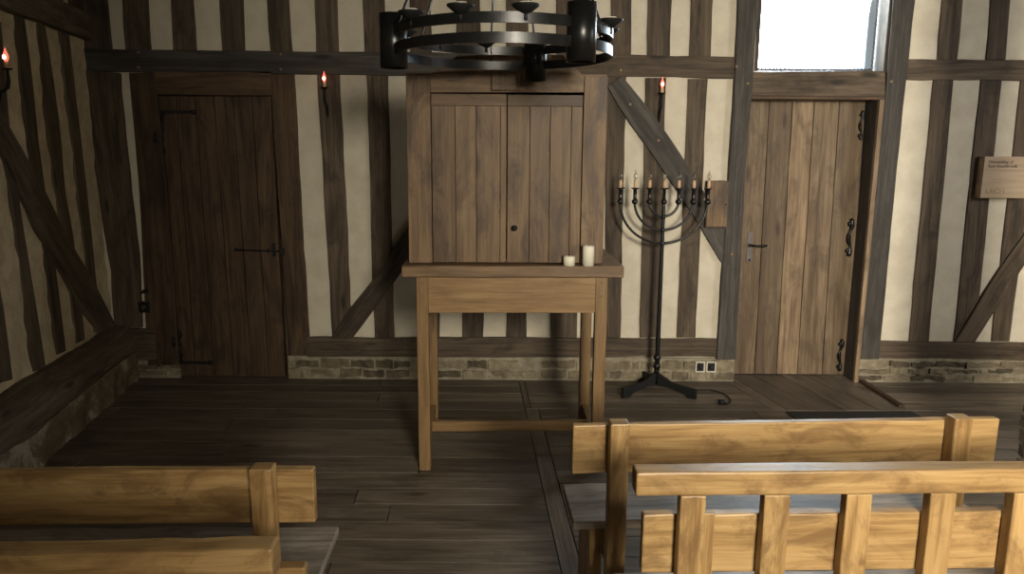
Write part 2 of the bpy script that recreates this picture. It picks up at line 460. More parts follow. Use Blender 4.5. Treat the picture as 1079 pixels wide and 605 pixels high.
bk_ = MB(); bk_.box((dl0-.02, D+.07, 0), (dl1+.02, D+.32, dlz+.05), axis=2); bk_.box((dr0-.02, D+.225, 0), (dr1+.02, D+.34, drz+.03), axis=2)
bk_.build('light_leak_backing', M['timber'], wall)  # unseen backing added behind both doors to stop sky light leaking in
def T(name, st, mat='timber', front=0.0, depth=.03, wob=.004, tint=None, bevel=.004):
    return timber(name, st, BW, NB, depth, M[mat], wall, wob, front, bevel, tint=tint)
def V(xa0, xb0, y0, xa1, xb1, y1, mat='timber', front=0.0, name='stud', tint=None, wob=.004):
    return T(name, [(xa0, y0, xb0, y0), (xa1, y1, xb1, y1)], mat, front, wob=wob, tint=tint)
def ext(xa0, xb0, ya, xa1, xb1, yb, y0):
    """continue an upright above the frame"""
    t = (y0-ya)/(yb-ya); return (xa0+(xa1-xa0)*t, xb0+(xb1-xb0)*t)
TOPY = -90
def VT(xa0, xb0, xa1, xb1, y1, **k):
    a, b = ext(xa0, xb0, 0, xa1, xb1, y1, TOPY)
    return V(a, b, TOPY, xa1, xb1, y1, **k)
# uprights above the rail
VT(80, 112, 84, 118, 52)
VT(129, 155, 132, 159, 53)
VT(180, 203, 182, 207, 53)
VT(231, 257, 234, 258, 54)
VT(281, 304, 285, 308, 55)
VT(331, 355, 333, 357, 55)
VT(382, 405, 384, 406, 56)
VT(431, 454, 432, 455, 57)
VT(481, 505, 482, 506, 58)
VT(533, 557, 533, 557, 58)
VT(586, 616, 586, 615, 59)
VT(644, 666, 644, 665, 60)
VT(683, 708, 682, 706, 60)
VT(727, 751, 726, 749, 60)
VT(993, 1015, 988, 1009, 63)
VT(1044, 1065, 1039, 1060, 63)
VT(1096, 1118, 1089, 1110, 63)
VT(1148, 1170, 1140, 1160, 63)
# rails
T('rail', [(86, 51, 86, 75), (400, 55, 400, 79.5), (536, 57, 536, 80)], 'grey_timber', .012, tint=.05)
T('rail', [(537, 57, 537, 80), (640, 58.5, 640, 80.5), (776, 60, 776, 83)], 'timber', .012, tint=.45)
T('rail', [(950, 62.5, 950, 84), (1200, 65, 1200, 86)], 'timber', .008, tint=.75)
# left corner post and studs below the rail
T('post', [(84, 74, 127, 77), (92, 140, 131, 140), (104, 200, 138, 200), (118, 290, 148, 292), (122, 345, 150, 345)], 'timber', .018, wob=.007, tint=.6)
T('post', [(137, 77, 164, 77), (148, 200, 177, 200), (157, 386, 190, 386)], 'door_dark', .02, wob=.002, tint=.35)
V(285, 310, 78, 305, 327.5, 378, front=.01, mat='door_dark', tint=.5, name='post')
V(334, 358, 78, 350, 371, 356)
V(386, 409, 79, 395, 416, 356)
V(441, 464, 80, 441, 463, 356)
V(492, 515, 80, 487, 509, 356)
V(535, 557, 80, 533, 555, 356)
V(586, 612, 80, 580, 608, 356)
V(638, 660, 80, 638, 654, 356, tint=.4)
V(680, 702, 82, 674, 694, 356, tint=.55)
V(725, 746, 83, 713, 733, 356, tint=.8)
V(984, 1005, 84, 958, 979, 360, tint=.8)
V(1034, 1056, 84, 1005, 1027, 360, tint=.9)
V(1076, 1100, 84, 1045, 1064, 360, tint=.8)
V(1128, 1150, 84, 1092, 1113, 360, tint=.8)
# posts beside the right-hand door
T('post', [(779, TOPY, 803, TOPY), (777, 0, 798, 0), (766, 200, 783, 200), (754, 378, 774, 378)], 'grey_timber', .032, wob=.003)
T('post', [(945, TOPY, 972, TOPY), (940, 0, 963, 0), (932, 100, 952, 100), (914, 250, 937, 250), (902, 378, 925, 378)], 'grey_timber', .02, wob=.003, tint=.2)
# lintels
T('lintel', [(791, 76, 791, 101), (932, 75, 932, 102)], 'timber', .012, tint=.95, wob=.002)
T('lintel', [(163, 75, 163, 100), (286, 75, 286, 101)], 'door_dark', .012, tint=.7, wob=.001)
# sill beams
T('sill_beam', [(324, 355, 324, 376), (560, 356, 560, 376), (757, 357, 757, 376)], 'timber', .014, tint=.6)
T('sill_beam', [(924, 359, 924, 377), (1200, 363, 1200, 381)], 'timber', .014, tint=.9)
# braces
T('brace', [(349, 356, 372, 356), (371, 322, 395, 325), (396, 292, 420, 291), (432, 236, 446, 255), (470, 180, 486, 200)], 'timber', .02, tint=.1)
T('brace', [(640, 92, 655, 80), (657, 121, 690, 124), (680, 153, 716, 162), (711, 199, 735, 193), (735, 234, 751, 218), (748, 256, 765, 240), (757, 272, 772, 262), (768, 288, 777, 280)], 'grey_timber', .022, tint=.7, wob=.003)
T('brace', [(1005, 360, 1026, 360), (1053, 282, 1062, 304), (1079, 246, 1082, 272), (1140, 165, 1143, 192)], 'timber', .018, tint=.85)
# plinth of brick under the sill
def plinth(xa, xb, ytop, name='brick_plinth'):
    a = BW(xa, 390).x; b = BW(xb, 390).x; zt = BW((xa+xb)/2, ytop).z
    mb = MB(); mb.box((a, D-.012, -.01), (b, D+.02, zt+.004), axis=0); core = mb.build(name, M['mortar'], wall, .004)
    bk = MB(); z = .012; nrow = 2 if zt < .17 else 3
    hrow = (zt-.022)/nrow
    for r in range(nrow):
        x = a+.008 - (random.uniform(0, .1))
        while x < b-.03:
            L = random.uniform(.12, .26); x2 = min(x+L, b+.012)
            xs = max(x, a+.004)
            if random.random() > .08 and x2-xs > .03:
                h0 = z+random.uniform(0, .01); h1 = z+hrow-random.uniform(.004, .020)
                bk.box((xs, D-.022+random.uniform(-.008, .008), h0), (x2-random.uniform(.004, .014), D, h1), axis=0, wob=.008, seg=5)
            x = x2+random.uniform(0, .01)
        z += hrow
    bk.build('bricks', M['brick'], core, .004)
plinth(304, 773, 376.5); plinth(903, 1190, 378)
plinth(147, 190, 380)
mb = MB(); a = BW(139, 360); b = BW(163, 379)
mb.box((BW(128, 360).x, D-.03, BW(140, 379).z), (BW(166, 360).x, D+.02, BW(140, 346).z), axis=0, wob=.006, seg=3)
mb.build('sill_beam', M['timber'], wall, .006)
for px, py, f_ in ((146, 55, .02), (146, 71, .02), (296, 57, .02), (296, 73, .02), (654, 74, .02), (776, 70, .034), (788, 88, .034), (939, 86, .022), (742, 210, .024), (664, 110, .024), (694, 148, .024), (771, 268, .034)):
    p = PY(px, py, D-f_); mb = MB(); mb.tube([p+Vector((0, -.006, 0)), p+Vector((0, .012, 0))], .0085, 8, .9); mb.build('peg', M['table'], wall)
# ---- doors
def boards_door(name, xs_top, y_top, xs_bot, Yf, thick, mat, tints, zbot=.006):
    """xs_*: photo x of the plank joints at top and bottom"""
    mb = MB()
    for i in range(len(xs_top)-1):
        tl = PY(xs_top[i], y_top, Yf); tr = PY(xs_top[i+1], y_top, Yf)
        bl = PY(xs_bot[i], 395, Yf); br = PY(xs_bot[i+1], 395, Yf)
        g = .0022; rings = []
        n = 8
        for k in range(n+1):
            t = k/n
            l = tl.lerp(Vector((bl.x, Yf, zbot)), t); r = tr.lerp(Vector((br.x, Yf, zbot)), t)
            w1 = random.uniform(-.0012, .0012) if 0 < k < n else 0
            dy = random.uniform(-.001, .001)
            rings.append([l+Vector((g+w1, dy, 0)), r+Vector((-g+w1, dy, 0)), r+Vector((-g+w1, thick, 0)), l+Vector((g+w1, thick, 0))])
        mb.rows(rings, tints[i % len(tints)])
    tl = PY(xs_top[0], y_top, Yf); br = PY(xs_bot[-1], 395, Yf); bl = PY(xs_bot[0], 395, Yf); tr = PY(xs_top[-1], y_top, Yf)
    mb.rows([[tl+Vector((.002, thick, 0)), tr+Vector((-.002, thick, 0)), tr+Vector((-.002, thick+.03, 0)), tl+Vector((.002, thick+.03, 0))],
             [Vector((bl.x+.002, Yf+thick, zbot)), Vector((br.x-.002, Yf+thick, zbot)), Vector((br.x-.002, Yf+thick+.03, zbot)), Vector((bl.x+.002, Yf+thick+.03, zbot))]], .3)
    o = mb.build(name, mat, None, .0025)
    return struct(o)
DL = D+.012
door1 = boards_door('door_1', [166, 185, 205, 225, 245, 265, 285.5], 101.5, [189, 206, 226, 246, 265, 283, 301], DL, .03, M['door_dark'], [.45, .3, .5, .55, .35, .6])
door1['label'] = 'dark plank door with black iron strap hinges on the left'
DR = D+.15
door2 = boards_door('door_2', [788, 811, 835.5, 858.5, 885, 912.5], 104, [772, 795, 818, 840, 866, 892.5], DR, .04, M['door'], [.42, .2, .95, .55, .4])
door2['label'] = 'brown plank door under the window with lever handle'
# reveal (jamb linings) of the right-hand door
rv = MB()
zt = BW(850, 104).z
bt = BW(925, 105); bb = BW(898.5, 398)
rings = []
for k in range(9):
    t = k/8; p = bt.lerp(Vector((bb.x, D, 0)), t)
    rings.append([p, p+Vector((.03, 0, 0)), p+Vector((.03, .2, 0)), p+Vector((0, .2, 0))])
rv.rows(rings, .1)
rv.build('door_jamb', M['grey_timber'], wall, .002)
rv = MB()
bt = BW(925.5, 104); bb = BW(898.5, 398)
rv.rows([[p+Vector((0, -.026, 0)), p+Vector((.030, -.026, 0)), p+Vector((.030, .002, 0)), p+Vector((0, .002, 0))] for p in (bt, Vector((bb.x, D, .0)))], 1)
rv.build('door_bead', M['door'], wall, .002)
rv = MB(); a = BW(787, 101.5); b = BW(930, 105.5)
rv.box((a.x, D-.03, b.z), (b.x, D+.2, a.z), axis=0, tint=.95); rv.build('door_head', M['door_dark'], wall, .002)
rv = MB(); a = BW(786, 105); rv.box((a.x-.12, D+.03, 0), (a.x-.03, D+.22, a.z), axis=2); rv.build('door_jamb', M['door_dark'], wall)
# ironwork of the doors
def curly(px, py, Y, s, flip=1):
    """ornate cockspur plate: three lobes"""
    mb = MB(); c = PY(px, py, Y)
    pts = []
    for k in range(15):
        t = k/14; pts.append(c + Vector((math.sin(t*math.pi*3)*.008*s, -.004, (.5-t)*.20*s)))
    mb.tube(pts, [(.006+.007*abs(math.sin(k/14*math.pi*2.5+.4)))*s for k in range(15)], 8)
    for k in (2, 7, 12): mb.sphere(c+Vector((.008*s*flip, -.012, (.5-k/14)*.20*s)), .013*s, 8)
    return mb
def hinge_left(py_strap, py_c, up):
    mb = curly(171+(py_c-148)*.087, py_c, DL, 1.0)
    a = PY(172+(py_strap-118)*.075, py_strap, DL); 
    p = [a+Vector((0, -.006, 0)), a+Vector((.11, -.006, 0)), a+Vector((.2, -.006, 0))]
    mb.box(a+Vector((-.01, -.008, -.011)), a+Vector((.205, .0, .011)), axis=0)
    mb.sphere(a+Vector((.21, -.004, 0)), .018, 10)
    c = PY(171+(py_c-148)*.087, py_c, DL)
    mb.tube([a+Vector((.0, -.006, 0)), c+Vector((.0, -.006, 0))], .009, 8)
    pin = PY(164+(py_c-148)*.09, py_c-2, D-.02); mb.tube([pin+Vector((0, -.006, -.035)), pin+Vector((0, -.006, .035))], .010, 8)
    mb.tube([pin+Vector((0, -.004, 0)), c+Vector((0, -.008, 0))], .007, 8)
    mb.build('hinge', M['iron_soft'], door1)
hinge_left(118, 147, 1); hinge_left(382, 362, -1)
mb = MB(); a = PY(249, 263, DL); b = PY(298, 265, DL)
mb.tube([a+Vector((0, -.012, 0)), b+Vector((.02, -.012, 0))], .0065, 8); mb.sphere(a+Vector((0, -.008, 0)), .014, 8)
c = PY(289, 263, DL); mb.box(c+Vector((-.008, -.022, -.045)), c+Vector((.008, 0, .045)), axis=2); mb.sphere(PY(284, 264, DL)+Vector((0, -.012, 0)), .014, 8)
d = PY(297, 265, D-.012); mb.box(d+Vector((-.012, -.02, -.025)), d+Vector((.02, 0, .02)), axis=2)
mb.build('latch', M['iron_soft'], door1)
for (px, py, s) in ((907, 132, 1.0), (895, 250, 1.35), (885, 374, 1.2)):
    mb = curly(px, py, DR, s, -1); c = PY(px, py, DR)
    mb.build('hinge', M['iron'], door2)
hp = MB(); c = PY(789.5, 261, DR)
outl = [(-.018, -.105), (.018, -.105), (.018, .10), (.013, .112), (0, .118), (-.013, .112), (-.018, .10)]
hp.prism([c+Vector((x, -.006, z)) for x, z in outl], (0, .006, 0), .5, 2)
h = hp.build('handle_plate', M['steel'], door2, .0015)
hp = MB(); hc = PY(789, 258, DR)
hp.tube([hc+Vector((0, -.002, 0)), hc+Vector((0, -.05, 0))], .011, 10)
hp.tube([hc+Vector((0, -.048, 0)), hc+Vector((.05, -.05, -.002)), hc+Vector((.085, -.052, -.004)), hc+Vector((.115, -.05, 0))], [.008, .007, .010, .008], 10)
hp.sphere(PY(789.5, 274, DR)+Vector((0, -.006, 0)), .008, 8)
hp.build('lever', M['iron'], door2)

# ---- window above the right-hand door
winr = empty('window_1'); struct(winr, 'bright window over the right-hand door')
fm = MB()
a = BW(797, 74.5); b = BW(931.5, 74.5)
x0, x1, z0 = a.x, b.x, a.z+.0
z1 = wz1
fm.box((x0, D+.05, z0-.012), (x1, D+.2, z0+.006), axis=0); 
fm.build('window_sill', M['sill_white'], winr, .002)
fm = MB()
fm.box((x0-.012, D+.0, z0), (x0+.010, D+.28, z1), axis=2); fm.box((x1-.006, D+.0, z0), (x1+.012, D+.28, z1), axis=2); fm.box((x0, D, z1-.02), (x1, D+.28, z1+.02), axis=0)
fm.build('window_frame', M['timber'], winr)
gl = MB(); gl.box((x0+.008, D+.145, z0+.004), (x1-.004, D+.149, z1-.02), axis=0); gl.build('window_pane', M['glass'], winr)
# laced cord round the pane
ld = MB()
def cord(p, q, amp=.008, r=.010, step=.026):
    p = Vector(p); q = Vector(q); n = int((q-p).length/step)*4; d = (q-p).normalized(); s2 = d.cross(Vector((0, 1, 0)))
    ld.tube([p.lerp(q, k/n)+s2*amp*math.sin(k*math.pi/2)+Vector((0, amp*math.cos(k*math.pi/2), 0)) for k in range(n+1)], r, 6)
    for k in range(0, n, 4): ld.sphere(p.lerp(q, k/n), r*1.5, 6)
cord((x0+.02, D+.13, z0+.018), (x1-.02, D+.13, z0+.018))
cord((x0+.02, D+.13, z0+.018), (x0+.02, D+.13, z1-.03))
cord((x1-.022, D+.13, z0+.018), (x1-.022, D+.13, z1-.03), .004, .005, .03)
ld.build('lacing_cord', M['lead'], winr)
# curling edge of the laced film
fl = MB()
for side in (0, 1):
    n = 12; A = []; B = []
    for k in range(n+1):
        t = k/n; z = z0+.03+(z1-z0-.06)*t
        if side == 0:
            inner = x1-.15+.11*min(1, t*1.6)
            A.append(Vector((x1-.02, D+.140, z))); B.append(Vector((inner if inner < x1-.03 else x1-.03, D+.142, z)))
        else:
            A.append(Vector((x0+.02, D+.140, z))); B.append(Vector((x0+.03+.035*(.5+.5*math.sin(3+t*9))*t, D+.142, z)))
    base = len(fl.v); fl.v += A+B
    for k in range(n): fl.face((base+k, base+k+1, base+n+1+k+1, base+n+1+k), [(0, 0)]*4, .5, True)
fl.build('film', M['film'], winr)

# ---- left wall, running out of square with the back wall
f1 = PZ(150, 396, 0); f2 = PZ(46, 490, 0)
wd = (f2-f1); wd.z = 0; wd.normalize()
f1 = f1 + wd*((D-.03-f1.y)/wd.y)
nL = Vector((wd.y, -wd.x, 0))
if nL.x > 0: nL = -nL                       # points out of the room
pstud = BW(106, 200); pstud.z = 0
print('left wall', f1, wd, 'stud plane at', pstud, 'offset', (pstud-f1).dot(nL))
LW = lambda x, y: PL(x, y, pstud, nL)
lw = empty('wall_left'); struct(lw, 'leaning half-timbered wall of rough plaster and crooked studs')
def LP(s, off, z):    # s metres along from the corner, off outwards from the stud plane (negative = into the room)
    s0 = pstud + wd*s + nL*off; return Vector((s0.x, s0.y, z))
LEN = 8.3
mb = MB()
NX, NZ = 120, 50
vs0 = len(mb.v)
for i in range(NX+1):
    for j in range(NZ+1):
        s_ = -.1+LEN*i/NX; z_ = 0.0+CEIL*j/NZ
        dd = .004*math.sin(s_*23+z_*9)+.004*math.sin(z_*31-s_*17)+random.uniform(-.003, .003)
        mb.v.append(LP(s_, .014+dd, z_))
for i in range(NX):
    for j in range(NZ):
        a = vs0+i*(NZ+1)+j
        mb.face((a, a+NZ+1, a+NZ+2, a+1), [(0, 0)]*4, .5, True)
mb.build('plaster_panel', M['plaster_rough'], lw)
mb = MB(); q = [LP(-.1, .05, 0), LP(-.1, .30, 0), LP(LEN-.1, .30, 0), LP(LEN-.1, .05, 0)]
mb.prism(q, (0, 0, CEIL)); mb.build('wall_core', M['mortar'], lw)
def TL(name, st, mat='timber_light', front=.0, wob=.0035, tint=None, depth=.04): return timber(name, st, LW, nL, depth, M[mat], lw, wob, front, .006, tint=tint)
print('sill top z', LW(122, 345).z, LW(20, 400).z, 'beam', LW(0, 12).z, LW(89, 39).z)
TL('stud', [(-9, 23, 2, 23), (-1, 139, 11, 139), (12, 203, 20, 203), (36, 392, 49, 388)])
TL('stud', [(16, 14, 26, 16), (23, 83, 35, 83), (30, 149, 41, 149), (46, 256, 56, 256), (61, 374, 70, 370)])
TL('stud', [(40, 24, 48, 26), (50, 132, 64, 132), (59, 198, 69, 198), (68, 250, 78, 250), (82, 362, 90, 358)])
TL('stud', [(63, 30, 73, 33), (71, 106, 81, 106), (82, 198, 92, 198), (94, 292, 102, 296), (101, 350, 108, 347)])
TL('stud', [(-58, 12, -38, 5), (-20, 285, -3, 285), (-12, 332, 5, 332), (-3, 405, 14, 400)])
TL('brace', [(-95, 20, -85, 0), (-40, 95, -42, 62), (0, 158, 0, 122), (17, 198, 34, 180), (38, 243, 68, 250), (61, 279, 96, 296), (81, 319, 118, 340), (106, 352, 123, 350)], front=.02, tint=.5)
# head beam, rough strip over it
bz0 = LW(0, 14).z; bz1 = LW(89, 38).z; zlow = (bz0+bz1)/2; zhi = LW(88, 13).z
mb = MB(); rings = []
for k in range(60):
    s_ = -.12+LEN*k/59
    w_ = random.uniform(-.006, .006)
    rings.append([LP(s_, -.04+w_, zlow+w_), LP(s_, -.03+w_, zhi), LP(s_, .04, zhi), LP(s_, .04, zlow+w_)])
mb.rows(rings, .6); mb.build('head_beam', M['timber_light'], lw, .01)
for k in range(26):
    s_ = .03+.31*k
    mb = MB(); mb.box((0, 0, 0), (.001, .001, .001)) if False else None
    q = [LP(s_, 0, 0), LP(s_+.17, 0, 0)]
    mb.rows([[LP(s_+random.uniform(-.01, .01), -.01, z), LP(s_+.17+random.uniform(-.01, .01), -.01, z), LP(s_+.17, .03, z), LP(s_, .03, z)] for z in (zhi-.01, zhi+.15, zhi+.4, CEIL)])
    if k < 12: mb.build('stud', M['timber'], lw, .004)
# further studs towards the camera, beyond the frame
sb = (LW(-30, 285)-pstud).dot(wd)
print('sb', sb)
for k in range(12):
    s_ = sb+.12+.36*k
    mb = MB(); mb.rows([[LP(s_+random.uniform(-.01, .01), -.006, z), LP(s_+.16+random.uniform(-.01, .01), -.006, z), LP(s_+.16, .04, z), LP(s_, .04, z)] for z in (.3, .8, 1.3, zlow)])
    mb.build('stud', M['timber'], lw, .005)
# sill beam and rubble plinth
offp = (f1-pstud).dot(nL)
zs = (LW(122, 346).z + LW(20, 400).z)/2
print('zs', zs, 'offp', offp)
mb = MB(); rings = []
def wv(s, a, f): return a*(math.sin(s*f)+.6*math.sin(s*f*2.3+1)+.4*math.sin(s*f*4.7+2))
n = 90; m_ = 12
prof = [(.05, zs+.0), (-.02, zs+.01), (offp*.55, zs-.012), (offp+.03, zs-.05), (offp-.005, zs-.10), (offp-.01, zs-.15), (offp+.02, zs-.19), (.05, zs-.21)]
base = len(mb.v)
for i in range(n):
    s_ = -.05+(LEN-.1)*i/(n-1)
    for j, (o_, z_) in enumerate(prof):
        r1 = wv(s_+j*.7, .008, 3.1); r2 = wv(s_+j*1.3+5, .006, 4.3)
        mb.v.append(LP(s_, o_+r1+random.uniform(-.004, .004), z_+r2))
P_ = len(prof)
for i in range(n-1):
    for j in range(P_-1):
        a = base+i*P_+j; u0 = i*LEN/n; u1 = (i+1)*LEN/n
        mb.face((a, a+1, a+1+P_, a+P_), [(u0, j*.06), (u0, j*.06+.06), (u1, j*.06+.06), (u1, j*.06)], .7)
mb.build('sill_beam', M['timber_light'], lw)
mb = MB(); base = 0; n = 150; m_ = 14
for i in range(n):
    s_ = -.05+(LEN-.1)*i/(n-1)
    for j in range(m_):
        t = j/(m_-1); z_ = (zs-.17)*(1-t)
        o_ = offp+.015 + .012*math.sin(s_*7+z_*20)*math.sin(s_*19+3) + random.uniform(-.006, .006) - .012*t
        if j == 0: o_ = .03
        mb.v.append(LP(s_, o_, max(z_, -.005) if j < m_-1 else -.01))
for i in range(n-1):
    for j in range(m_-1):
        a = i*m_+j
        mb.face((a, a+1, a+1+m_, a+m_), [(0, 0)]*4, .45, True)
mb.build('rubble_plinth', M['rubble'], lw)

# ---- unseen remainder of the room, where the light bounces
o = MB(); o.box((-3.6, REAR-.2, CEIL), (RIGHT+.3, D+.4, CEIL+.1), axis=0); struct(o.build('ceiling', M['timber'], None))
o = MB(); o.box((RIGHT+.02, REAR, 0), (RIGHT+.2, D+.05, CEIL), axis=1); struct(o.build('wall_right', M['plaster'], None))
o = MB(); o.box((-3.6, REAR-.2, 0), (RIGHT+.3, REAR, CEIL), axis=0); struct(o.build('wall_rear', M['plaster'], None))

# =================================================================== FURNITURE
def W2L(root):     # world to local of an unscaled empty
    return (Matrix.Translation(root.location) @ Matrix.Rotation(root.rotation_euler.z, 4, 'Z')).inverted()
# ---- altar table
TY = 3.585
tl = PY(437, 300, TY); tr = PY(639, 300, TY)
tcx = (tl.x+tr.x)/2; TW = (tr.x-tl.x)
ttop = PY(538, 280.5, TY-.035).z
rz = math.radians(1.6)
tab = empty('altar_table', (tcx, TY+.30, 0), rz)
tag(tab, 'tall narrow oak table with plain apron carrying the wooden cabinet', 'table')
hw = TW/2; hd = .30; lt = .058
def leg(x, y):
    mb = MB(); mb.box((x, y, 0), (x+lt, y+lt, ttop-.056), axis=2, seg=5, wob=.0008)
    for z in (ttop-.09, ttop-.155):
        mb.tube([(x+lt*.5, y-.002, z), (x+lt*.5, y+.01, z)], .006, 8, .0)
    mb.build('leg', M['table'], tab, .003)
leg(-hw, -hd); leg(hw-lt, -hd); leg(-hw-.0, hd-lt); leg(hw-lt, hd-lt)
apz = PY(538, 330, TY).z
mb = MB(); mb.box((-hw+lt, -hd+.006, apz), (hw-lt, -hd+.03, ttop-.056), axis=0, tint=.8); mb.build('apron', M['table'], tab, .002)
mb = MB(); mb.box((-hw+lt, hd-.03, apz), (hw-lt, hd-.006, ttop-.056), axis=0); mb.build('apron', M['table'], tab, .002)
for x in (-hw+.01, hw-.035):
    mb = MB(); mb.box((x, -hd+lt, apz), (x+.024, hd-lt, ttop-.056), axis=1); mb.build('apron', M['table'], tab, .002)
for x in (-hw+.012, hw-.046):
    mb = MB(); mb.box((x, -hd+lt, .105), (x+.034, hd-lt, .165), axis=1); mb.build('stretcher', M['table'], tab, .003)
mb = MB(); mb.box((-hw+.046, -.04, .11), (hw-.046, -.006, .165), axis=0); mb.build('stretcher', M['table'], tab, .003)
sl = PY(421.5, 285, TY-.035); sr_ = PY(656, 285, TY-.035)
mb = MB(); mb.box((sl.x-tcx, -hd-.035, ttop-.056), (sr_.x-tcx, hd+.03, ttop), axis=0, seg=8, wob=.0015, tint=.6); mb.build('table_top', M['table_top'], tab, .004)

# ---- cabinet standing on the table
AY = TY+.03
def A(px, py, dy=0): return PY(px, py, AY+dy)
ark = empty('ark_cabinet', (tcx, AY+.22, ttop+.003), math.radians(.8))
tag(ark, 'tall two-door oak cabinet standing on the altar table, tablet-shaped plaque on top', 'cabinet')
inv = W2L(ark)
def AB(name, x0, y0, x1, y1, f, d, mat, bevel=.002, tint=None, axis=None, wob=0):
    a = inv @ A(x0, y0, 0); b = inv @ A(x1, y1, 0)
    mb = MB(); mb.box((min(a.x, b.x), a.y+f, min(a.z, b.z)), (max(a.x, b.x), a.y+f+d, max(a.z, b.z)), axis=axis, tint=tint, seg=6 if wob else 1, wob=wob)
    return mb.build(name, mat, ark, bevel)
axl = (inv @ A(430, 200)).x; axr = (inv @ A(637.5, 200)).x
ztop = (inv @ A(538, 80)).z
fy = (inv @ A(538, 200)).y
for (x0, x1) in ((axl, (inv @ A(455, 200)).x-.001), ((inv @ A(613, 200)).x+.001, axr)):
    mb = MB(); mb.box((x0, fy, .001), (x1, fy+.03, ztop), axis=2, seg=6, wob=.001, tint=.6); mb.build('side_post', M['cabinet'], ark, .002)
dep = .42
for x0 in (axl+.004, axr-.028):
    mb = MB(); mb.box((x0, fy+.03, .001), (x0+.024, fy+dep, ztop-.004), axis=2); mb.build('side_panel', M['cabinet'], ark, .002)
mb = MB(); mb.box((axl+.028, fy+dep-.02, .001), (axr-.028, fy+dep, ztop), axis=2); mb.build('back_panel', M['cabinet'], ark, .002)
mb = MB(); mb.box((axl, fy+.034, ztop-.004), (axr, fy+dep, ztop+.014), axis=0); mb.build('roof_board', M['cabinet'], ark, .002)
mb = MB(); mb.box((axl+.03, fy+.032, .001), (axr-.03, fy+dep-.02, .018), axis=0); mb.build('bottom_board', M['cabinet'], ark, .002)
pts = [(455, 97.5), (613, 97.5), (613, 81), (591, 58), (484, 58), (455, 80)]
mb = MB(); mb.prism([((inv @ A(p[0], 200)).x, fy, (inv @ A(*p)).z) for p in pts], (0, .03, 0), .7); mb.build('header_board', M['cabinet'], ark, .002)
def adoor(xs_t, xs_b, yt, tints, knobx=None):
    xl = (inv @ A(xs_t[0], 200)).x; xr = (inv @ A(xs_t[-1], 200)).x; zt_ = (inv @ A(538, yt)).z
    zr = (inv @ A(538, 111.5)).z
    mb = MB()
    mb.box((xl+.003, fy+.004, zr), (xr-.003, fy+.026, zt_-.003), axis=0, tint=tints[-1])
    for i in range(len(xs_t)-1):
        a = (inv @ A(xs_t[i], 200)).x; b = (inv @ A(xs_t[i+1], 200)).x
        mb.box((a+(.003 if i == 0 else .0012), fy+.006+random.uniform(0, .0015), .004), (b-(.003 if i == len(xs_t)-2 else .0012), fy+.026, zr-.001), axis=2, seg=5, wob=.0005, tint=tints[i])
    d = mb.build('door', M['cabinet'], ark, .0012)
    return d
adoor([455, 480, 502, 527, 534], [455, 480, 502, 527, 534], 98.5, [.3, .45, .5, .8, .4])
d2 = adoor([534, 558, 579, 601, 613], [534, 558, 579, 601, 613], 99, [.6, .35, .4, .6, .1])
mb = MB(); kc = inv @ A(542, 240)
mb.tube([(kc.x, fy+.006, kc.z), (kc.x, fy-.012, kc.z)], .006, 8); mb.sphere((kc.x, fy-.018, kc.z), .014, 12)
mb.build('knob', M['iron_soft'], d2)
# plaque of two round-headed tablets
def AP(px, py): p = inv @ A(px, py, -.016); return (p.x, p.z)
pl = []
c1x = AP(525.5, 60)[0]; c2x = AP(540.5, 60)[0]; rr = c1x-AP(518, 60)[0]; zb = AP(530, 95)[1]; zc = AP(530, 60)[1]-rr*.2
pl += [(c1x-rr, zb), (c2x+rr, zb)]
for k in range(9): a = math.pi*k/8; pl.append((c2x+rr*math.cos(a), zc+rr*math.sin(a)))
for k in range(1, 9): a = math.pi*k/8; pl.append((c1x+rr*math.cos(a), zc+rr*math.sin(a)))
mb = MB(); mb.prism([(x, fy-.016, z) for x, z in pl], (0, .016, 0), .25, 2); plq = mb.build('plaque', M['cabinet'], ark, .002)
mb = MB(); mb.prism([(x-.004, fy-.004, z-.003) for x, z in pl], (0, .0035, 0), .2, 2); mb.build('plaque_shadow_line', M['carve_shade'], plq)  # dark offset backing, a shadow line painted along the plaque's left and bottom
for cx_ in (c1x, c2x):
    mk = MB()
    for k in range(5):
        z = zc-.01-(zc-zb-.03)*k/4.6
        for q in range(3):
            x = cx_-.014+q*.011+random.uniform(-.001, .001)
            mk.box((x, fy-.0175, z-.006), (x+.005+random.uniform(0, .003), fy-.0155, z-.003), axis=0)
            mk.box((x+.002, fy-.0175, z-.012), (x+.0045, fy-.0155, z-.004), axis=2)
    mk.build('carved_marks', M['carve_shade'], plq)

# ---- candles on the ledge
def candle(px, py0, py1, w_, label):
    Yc = TY-.035+.033
    p = PY(px, py0, Yc); q = PY(px, py1, Yc); h = q.z-p.z
    r = w_*.5*Yc/F*1.0
    p.z = ttop
    e = empty('pillar_candle', p)
    mb = MB(); mb.lathe([(r*.2, 0), (r, 0), (r, h-.008), (r*.93, h), (r*.7, h-.002), (r*.55, h-.008), (r*.05, h-.010)], seg=28)
    mb.build('wax', M['wax'], e)
    mb = MB(); mb.tube([(0, 0, h-.012), (.001, 0, h-.004), (.003, 0, h+.003)], .0012, 6); mb.build('wick', M['black'], e)
    tag(e, label, 'candle')
candle(599.5, 279.5, 269.5, 12.5, 'short stubby cream pillar candle on the ledge before the cabinet')
candle(619.5, 279.5, 258.5, 12.5, 'taller cream pillar candle at the right end of the ledge')

